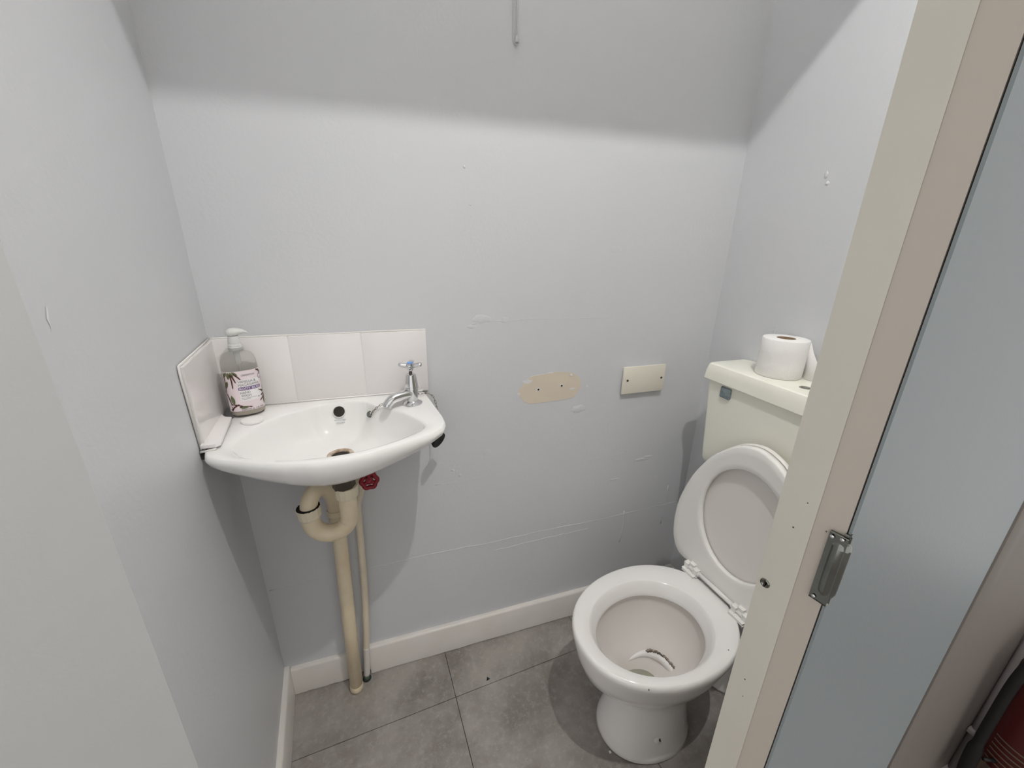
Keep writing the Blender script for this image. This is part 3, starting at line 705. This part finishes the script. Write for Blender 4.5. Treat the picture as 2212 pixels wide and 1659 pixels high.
loops = [egg(.178, .138, .118, .103, .001, p=2.1), egg(.178, .141, .121, .106, .006, p=2.1), egg(.178, .139, .119, .104, .020, p=2.1), egg(.178, .130, .112, .099, .05), egg(.176, .112, .104, .091, .10), egg(.174, .103, .102, .087, .14),
         egg(.174, .108, .115, .089, .175), egg(.178, .140, .140, .100, .205), egg(.185, .176, .165, .117, .24), egg(.190, .203, .185, .137, .28), egg(.192, .216, .19, .151, .32), egg(.193, .222, .20, .160, .352), egg(.193, .2245, .20, .1640, .370, p=2.1),
         egg(.193, .224, .20, .1640, .379, p=2.1), egg(.193, .2215, .1975, .1615, .3845, p=2.1), egg(.193, .2175, .194, .1580, RZ, p=2.1)]
loops[9:] = [[tw(max((q - TB).dot(tf), -.035), (q - TB).dot(ts), q.z) for q in L] for L in loops[9:]]
CI = .2165
SO = -.011
loops += [egg(CI, .168, .152, .128, RZ - .0003, so=SO), egg(CI, .165, .149, .125, .3835, so=SO), egg(CI, .158, .143, .119, .374, so=SO), egg(CI, .149, .136, .112, .360, so=SO), egg(CI, .145, .133, .1090, .353, so=SO), egg(CI, .1445, .133, .1090, .349, so=SO), egg(CI, .149, .137, .113, .346, so=SO), egg(CI, .153, .141, .1165, .338, so=SO),
          egg(CI, .151, .139, .116, .32, so=SO), egg(CI, .141, .132, .110, .29, so=SO), egg(CI, .122, .118, .097, .255, so=SO), egg(CI + .002, .098, .100, .081, .228, so=SO), egg(CI + .006, .076, .085, .066, .208, so=SO), egg(CI + .010, .060, .074, .055, .192, so=SO), egg(CI + .013, .050, .062, .046, .172, so=SO), egg(CI + .015, .040, .048, .036, .150, so=SO), egg(CI + .015, .028, .030, .024, .135, so=SO)]
loft('pan', loops[:22], 'ceramic_pan', pan, sharp=70, cap1=False)
bi = loft('bowl_interior', loops[21:], 'ceramic_stained', pan, cap0=False); bi['label'] = 'stained inside of the bowl'
# water, scale ridge and weir
loft('bowl_water', [egg(CI + .013, .048, .060, .0445, .1655, so=SO), egg(CI + .013, .047, .059, .0435, .166, so=SO)], 'water', pan)
rd = spline([tw(.225, .046, .186), tw(.190, .044, .194), tw(.162, .032, .200), tw(.145, .010, .202), tw(.138, -.018, .200), tw(.140, -.048, .194), tw(.150, -.062, .188)], 8)
tube('weir_lip', rd, lambda t: .0125 * (.3 + .7 * math.sin(PI * min(max(t, .02), .98))), 'ceramic_pan', pan, n=14)
sc = spline([tw(.172, .0340, .2115), tw(.160, .0285, .2145), tw(.148, .0140, .2160), tw(.140, -.004, .2155), tw(.136, -.024, .2140), tw(.136, -.046, .2100)], 10)
rr = random.Random(3); fine = spline(sc, 4)
jit = [rr.uniform(.12, 1.0) ** 1.4 for _ in range(len(fine))]
fine = [p + Vector((rr.uniform(-.0022, .0022), rr.uniform(-.0022, .0022), rr.uniform(-.0022, .0004))) for p in fine]
tube('limescale_crust', fine, lambda t: .0036 * jit[min(int(t * len(jit)), len(jit) - 1)] + .0005, 'limescale', pan, n=7)
# fixing holes on the near side of the foot, each in a shallow dish
for f, z, s in ((.140, .080, -.0850), (.209, .074, -.0905)):
    ax = (-ts + Vector((0, 0, .25))).normalized()
    base = tw(f, s, z)
    lathe('fixing_boss', base - ax * .012, ax, [(0, .022), (.008, .019), (.0125, .0115), (.0130, .0075), (.009, .006)], 'ceramic_pan', pan, n=24)
    lathe('fixing_hole', base - ax * .010, ax, [(0, .0062), (.0108, .0062)], 'hole_dark', pan, n=18)
for f, s in ((.335, -.135), (.06, .128), (.105, -.131)): lathe('rim_speck', tw(f, s, RZ - .0015), (0, 0, 1), [(0, .0016), (.0018, .0014)], 'print_grey', pan, n=8)
# outlet at the back, down to the floor
tube('soil_outlet', spline([tw(-.02, 0, .20), tw(-.06, 0, .19), tw(-.10, 0, .15), tw(-.12, 0, .06), tw(-.12, 0, .002)], 6), .050, 'ceramic_pan', pan, n=24)
tube('flush_pipe', spline([tw(-.03, 0, .345), tw(-.07, 0, .345), tw(-.105, 0, .38), tw(-.112, 0, .46), tw(-.112, 0, .66)], 6), .021, 'cistern_cream', pan, n=20)

# seat ring and lid, standing up against the cistern
seat_l = math.radians(2.0)
def sw(s, h, d):
    """seat frame: s along the hinge (towards back wall), h up the seat, d back"""
    return TB + Vector((0, 0, .3975)) + ts * s + Vector((0, 0, 1)) * (h * math.cos(seat_l)) - tf * (h * math.sin(seat_l) + d)
def seat_out(k, dx=0.0):
    P = [(-.115, .003), (-.152, .004), (-.174, .024), (-.187, .058), (-.1925, .108), (-.188, .171), (-.166, .250), (-.139, .307), (-.110, .352), (-.064, .396), (-.036, .412), (0, .420)]
    P = P + [(-a, b) for a, b in P[-2::-1]]
    P = [(p.x, p.y) for p in spline([(a, b, 0) for a, b in P], 5)]
    c_ = (0, .205); return resample_angle([(c_[0] + (a - c_[0]) * k, c_[1] + (b - c_[1]) * k) for a, b in P], c_, 96)
def seat_in(k):
    P = [(.117 * math.cos(2 * PI * i / 96) * k, .2080 + (.147 if math.sin(2 * PI * i / 96) > 0 else .146) * math.sin(2 * PI * i / 96) * k) for i in range(96)]
    return resample_angle(P, (0, .205), 96)
def flat(L, d): return [sw(a - .012, b, d) for a, b in L]
def loft_ring(name, loops, m, parent):
    n_ = len(loops[0]); k = len(loops); vs = [p for l in loops for p in l]; fs = []
    for i in range(k):
        for j in range(n_):
            i2, j2 = (i + 1) % k, (j + 1) % n_
            fs.append((i * n_ + j, i * n_ + j2, i2 * n_ + j2, i2 * n_ + j))
    return mobj(name, vs, fs, m, parent, smooth=True, sharp=60)
seat = loft_ring('seat_ring', [flat(seat_out(1.0), .005), flat(seat_out(.995), .001), flat(seat_out(.975), -.001), flat(seat_out(.90), -.0005), flat(seat_in(1.10), .0025), flat(seat_in(1.02), .002), flat(seat_in(1.0), .0045), flat(seat_in(1.0), .014), flat(seat_in(1.02), .016), flat(seat_out(.98), .016), flat(seat_out(1.0), .013)], 'seat_plastic', pan)
lid = loft('seat_lid', [flat(seat_out(.90), .0195), flat(seat_out(.975), .0185), flat(seat_out(1.0), .0175), flat(seat_out(1.012), .0205), flat(seat_out(1.012), .0270), flat(seat_out(.995), .0300), flat(seat_out(.9), .0310)], 'lid_plastic', pan, sharp=50)
hinge = []
for s in (-.078, .078):
    def hb_box(name, s0, s1, f0, f1, z0, z1, parent, bev=.0015):
        bm = bmesh.new(); bmesh.ops.create_cube(bm, size=1)
        for v in bm.verts: v.co = tw(f0 if v.co.x < 0 else f1, s0 if v.co.y < 0 else s1, z0 if v.co.z < 0 else z1)
        bmesh.ops.bevel(bm, geom=bm.edges[:], offset=bev, segments=2, affect='EDGES')
        return bobj(name, bm, 'seat_plastic', parent, smooth=True, sharp=35)
    hp_ = hb_box('hinge', s - .020, s + .020, .000, .022, .3855, .3925, pan)
    hb_box('hinge_knuckle', s - .021, s - .009, -.003, .014, .390, .409, hp_)
    hb_box('hinge_knuckle', s + .009, s + .021, -.003, .014, .390, .409, hp_)
    hb_box('hinge_arm', s - .007, s + .007, -.008, .010, .392, .416, hp_)
    tube('hinge_pin', [tw(.0055, s - .026, .3995), tw(.0055, s + .026, .3995)], .0072, 'seat_plastic', hp_, n=18)
tube('hinge_rod', [tw(.0040, -.060, .3995), tw(.0040, .060, .3995)], .0060, 'seat_plastic', pan, n=14)

# ---------------------------------------------------------------- cistern
CY0, CY1 = -.600, -.126; CYM = (CY0 + CY1) / 2
cis = thing('toilet_cistern', 'cream plastic wall cistern with grey square blank on its front', 'cistern', (1.26, CYM, .66))
def rrect(x0, x1, y0, y1, r, z, n=6):
    L = []
    for cx_, cy_, a0 in ((x1 - r, y1 - r, 0), (x0 + r, y1 - r, 90), (x0 + r, y0 + r, 180), (x1 - r, y0 + r, 270)):
        for i in range(n + 1):
            a = math.radians(a0 + 90 * i / n); L.append((cx_ + r * math.cos(a), cy_ + r * math.sin(a), z))
    return L
XB = RW - .002
L = []
for z, ins, xf, r in ((.660, .050, 1.232, .012), (.662, .040, 1.222, .014), (.667, .033, 1.214, .014), (.678, .0285, 1.2085, .014), (.70, .0265, 1.207, .014), (.80, .018, 1.2045, .014), (.918, .0085, 1.2020, .014)):
    L.append(rrect(xf, XB, CY0 + ins, CY1 - ins, r, z))
loft('cistern_tank', L, 'cistern_cream', cis, sharp=40)
L = []
for z, ins, xf, r in ((.9165, .002, 1.1965, .010), (.9155, -.0005, 1.1940, .011), (.917, -.0015, 1.1930, .012), (.940, .0005, 1.1945, .012), (.9535, .0035, 1.1970, .012), (.9580, .0055, 1.1990, .012), (.9600, .0085, 1.2020, .012), (.9607, .013, 1.2060, .012)):
    L.append(rrect(xf, XB, CY0 + ins, CY1 - ins, r, z))
loft('cistern_lid', L, 'cistern_cream', cis, sharp=18)
bd = box('front_blank', (1.1965, -.2220, .8785), (1.2045, -.1885, .9095), 'badge_grey', cis, bev=.004, seg=3)
pr = lathe('lid_plug', (1.247, -.370, .9600), (0, 0, 1), [(0, .0120), (.0012, .0118), (.0016, .0105)], 'steel_dull', cis, n=28)

# ---------------------------------------------------------------- toilet roll
RX, RY, RZ0 = 1.277, -.2760, .9607
roll = thing('toilet_roll', 'white toilet roll standing on the cream cistern lid', 'toilet roll', (RX, RY, RZ0))
RR, RH = .0500, .0935
prof = [(0, .0205), (0, RR - .002), (.002, RR), (.03, RR + .0004), (.06, RR), (RH - .002, RR), (RH, RR - .002), (RH, .0205)]
LL = lathe_loops((RX, RY, RZ0), (0, 0, 1), prof, 56)
loft_ring('paper_roll', LL, 'paper', roll)
LL = lathe_loops((RX, RY, RZ0), (0, 0, 1), [(.0005, .0204), (RH - .0005, .0204), (RH - .0005, .0192), (.0005, .0192)], 40)
loft_ring('card_core', LL, 'cardboard', roll)
# loose end hanging off the right-hand side
vs = []; fs = []; nn = 14
pth = [(math.radians(-20 - 5 * i), RR + .0008 + .00002 * i) for i in range(5)]
pp = [Vector((RX + r * math.cos(a), RY + r * math.sin(a), 0)) for a, r in pth]
tdir = Vector((math.sin(math.radians(-40)), -math.cos(math.radians(-40)), 0)) ; end = pp[-1]
start = Vector((RX + (RR + .0008) * math.cos(math.radians(-62)), RY + (RR + .0008) * math.sin(math.radians(-62)), 0))
strip = [Vector((RX + (RR + .0008) * math.cos(math.radians(a)), RY + (RR + .0008) * math.sin(math.radians(a)), 0)) for a in (20, 5, -10, -25, -38)]
tg = Vector((math.sin(math.radians(-38)), -math.cos(math.radians(-38)), 0))
for i in range(1, 8): strip.append(strip[4] + tg * (.0065 * i) + Vector((.0012 * i * i * .35, 0, 0)))
for i, p in enumerate(strip):
    top = RH - .001 - max(0, i - 4) * .0042 - max(0, i - 6) * .004; lowz = .0012
    for z in (lowz, top): vs.append((p.x, p.y, RZ0 + z))
for i in range(len(strip) - 1): fs.append((2 * i, 2 * i + 2, 2 * i + 3, 2 * i + 1))
o = mobj('loose_sheet', vs, fs, 'paper', roll); md = o.modifiers.new('thick', 'SOLIDIFY'); md.thickness = .0006

# ---------------------------------------------------------------- blanking plate
bl = thing('blanking_plate', 'cream square-edged blanking plate on the wall left of the cistern', 'wall plate', (1.085, 0, .84))
box('back_box', (1.0165, -.0075, .8430), (1.1555, -.0002, .9200), 'paint_flake', bl, bev=.001)
box('front_plate', (1.0120, -.0130, .8390), (1.1595, -.0070, .9235), 'plate_cream', bl, bev=.0016)
for x in (1.0275, 1.1475):
    s_ = lathe('plate_screw', (x, -.0128, .8815), (0, -1, 0), [(0, .0037), (.0007, .0036), (.0008, .0022), (.0003, .0018)], 'dark_brass', bl, n=16)

# ---------------------------------------------------------------- pull cord painted against the wall
pcord = thing('pull_cord', 'thin pale cord hanging against the upper back wall', 'cord', (.660, 0, 1.65))
tube('cord', spline([(.6640, -.004, 2.45), (.6630, -.004, 2.1), (.6635, -.0040, 1.75), (.6630, -.0045, 1.664)], 6), .0014, 'cord_paint', pcord, n=8)
tube('cord_tail', spline([(.6555, -.003, 1.745), (.6560, -.003, 1.69), (.6570, -.0035, 1.662), (.6600, -.005, 1.6520), (.6645, -.006, 1.6505), (.6680, -.005, 1.6545)], 8), .0010, 'cord_paint', pcord, n=8)
lathe('cord_knob', (.6635, -.0055, 1.6530), (0, 0, 1), [(0, .0015), (.001, .0035), (.005, .0045), (.009, .0036), (.013, .0018)], 'cord_paint', pcord, n=18)

# ---------------------------------------------------------------- crumbs on the floor
bm = bmesh.new(); vv = [bm.verts.new(p) for p in ((.558, -.143, .0004), (.571, -.140, .0004), (.563, -.131, .0004), (.564, -.138, .006))]
for f in ((0, 1, 2), (0, 1, 3), (1, 2, 3), (2, 0, 3)): bm.faces.new([vv[i] for i in f])
tag(bobj('floor_crumb', bm, 'crumb_dark', None, (.564, -.138, 0)), 'tiny black triangular crumb on the grey floor', 'crumb')
bm = box_bm((.818, -.419, .0003), (.824, -.413, .003), .0008); tag(bobj('floor_crumb', bm, 'crumb_white', None, (.821, -.416, 0)), 'tiny white chip on the floor in front of toilet foot', 'crumb')

# ---------------------------------------------------------------- corridor things at the lower right
EX, EY = 1.678, -.786
ex = thing('fire_extinguisher', 'dark red fire extinguisher standing in the shade past the door', 'fire extinguisher', (EX, EY, 0))
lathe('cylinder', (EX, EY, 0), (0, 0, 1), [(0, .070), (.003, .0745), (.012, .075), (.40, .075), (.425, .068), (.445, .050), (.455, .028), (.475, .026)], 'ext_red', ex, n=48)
lathe('base_ring', (EX, EY, 0.0005), (0, 0, 1), [(0, .0755), (.012, .0765), (.016, .0755)], 'black_rubber', ex, n=48)
lathe('valve_head', (EX, EY, .473), (0, 0, 1), [(0, .020), (.03, .020), (.034, .014), (.05, .012)], 'black_rubber', ex, n=20)
tube('carry_handle', [(EX - .02, EY, .505), (EX + .03, EY - .02, .512), (EX + .10, EY - .03, .520)], .008, 'black_rubber', ex, n=10)
def cyl_patch(name, a0, a1, z0, z1, off, m, parent):
    vs = []; fs = []; k = 10
    for i in range(k + 1):
        a = math.radians(a0 + (a1 - a0) * i / k)
        for z in (z0, z1): vs.append((EX + (.075 + off) * math.cos(a), EY + (.075 + off) * math.sin(a), z))
    for i in range(k): fs.append((2 * i, 2 * i + 2, 2 * i + 3, 2 * i + 1))
    return mobj(name, vs, fs, m, parent)
el = cyl_patch('printed_label', 128, 215, .020, .125, .0006, 'ext_label', ex)
cyl_patch('edge_stripe', 112, 117, .135, .36, .0008, 'conduit', ex)
for a0, z0 in ((150, .030), (168, .034), (158, .072), (178, .078)): cyl_patch('pictogram', a0, a0 + 12, z0, z0 + .03, .0010, 'print_tan', el)
for k in range(5): cyl_patch('text_line', 130, 147, .032 + .014 * k, .037 + .014 * k, .0010, 'ext_red', el)
for k in range(6): cyl_patch('text_line', 150, 215, .140 + .014 * k, .144 + .014 * k, .0010, 'ext_label', el)
hs = spline([(EX - .02, EY + .01, .50), (EX - .085, EY + .035, .47), (EX - .105, EY + .045, .40), (EX - .100, EY + .047, .25), (EX - .096, EY + .045, .12), (EX - .094, EY + .040, .05)], 8)
tube('hose', hs, lambda t: .0095 if t < .72 else .013, 'black_rubber', ex, n=14)
tube('hose_clip', [(EX - .095, EY + .03, .15), (EX - .072, EY + .02, .15)], .004, 'black_rubber', ex, n=8)
cd = thing('wall_conduit', 'pale conduit running down the corridor wall beside the extinguisher', 'conduit', (1.615, -.716, 0))
tube('conduit_pipe', [(1.648, -.716, .002), (1.650, -.716, .30), (1.665, -.716, 2.68)], .010, 'conduit', cd, n=16)
box('conduit_saddle', (1.632, -.729, .140), (1.668, -.706, .155), 'conduit', cd, bev=.002)

# ---------------------------------------------------------------- ceiling lamp over the doorway
lm = thing('ceiling_lamp', 'flat disc pendant lamp hanging from the ceiling outside the doorway', 'lamp', (LAMP.x, LAMP.y, HT))
lathe('lamp_rose', (LAMP.x, LAMP.y, HT), (0, 0, -1), [(0, .045), (.02, .042), (.028, .02)], 'skirting_white', lm, n=28)
tube('lamp_flex', [(LAMP.x, LAMP.y, HT - .02), (LAMP.x, LAMP.y, LAMP.z + .02)], .004, 'skirting_white', lm, n=10)
lathe('lamp_housing', (LAMP.x, LAMP.y, LAMP.z + .002), (0, 0, 1), [(0, .016), (.002, .050), (.008, .056), (.014, .056), (.014, .052), (.009, .050)], 'skirting_white', lm, n=36)
lathe('fill_uplight', (LAMP.x, LAMP.y, LAMP.z + .012), (0, 0, 1), [(0, .048), (.002, .047)], 'fill_glow', lm, n=32)  # added upward glow, bounces off the ceiling as fill for the room
LL = [(LAMP_R * .08 * (1 - math.cos(PI * i / 16)), max(LAMP_R * math.sin(PI * i / 16), .0004)) for i in range(17)]
lathe('lower_diffuser', (LAMP.x, LAMP.y, LAMP.z - LAMP_R * .08), (0, 0, 1), LL, 'lamp_glass', lm, n=28)
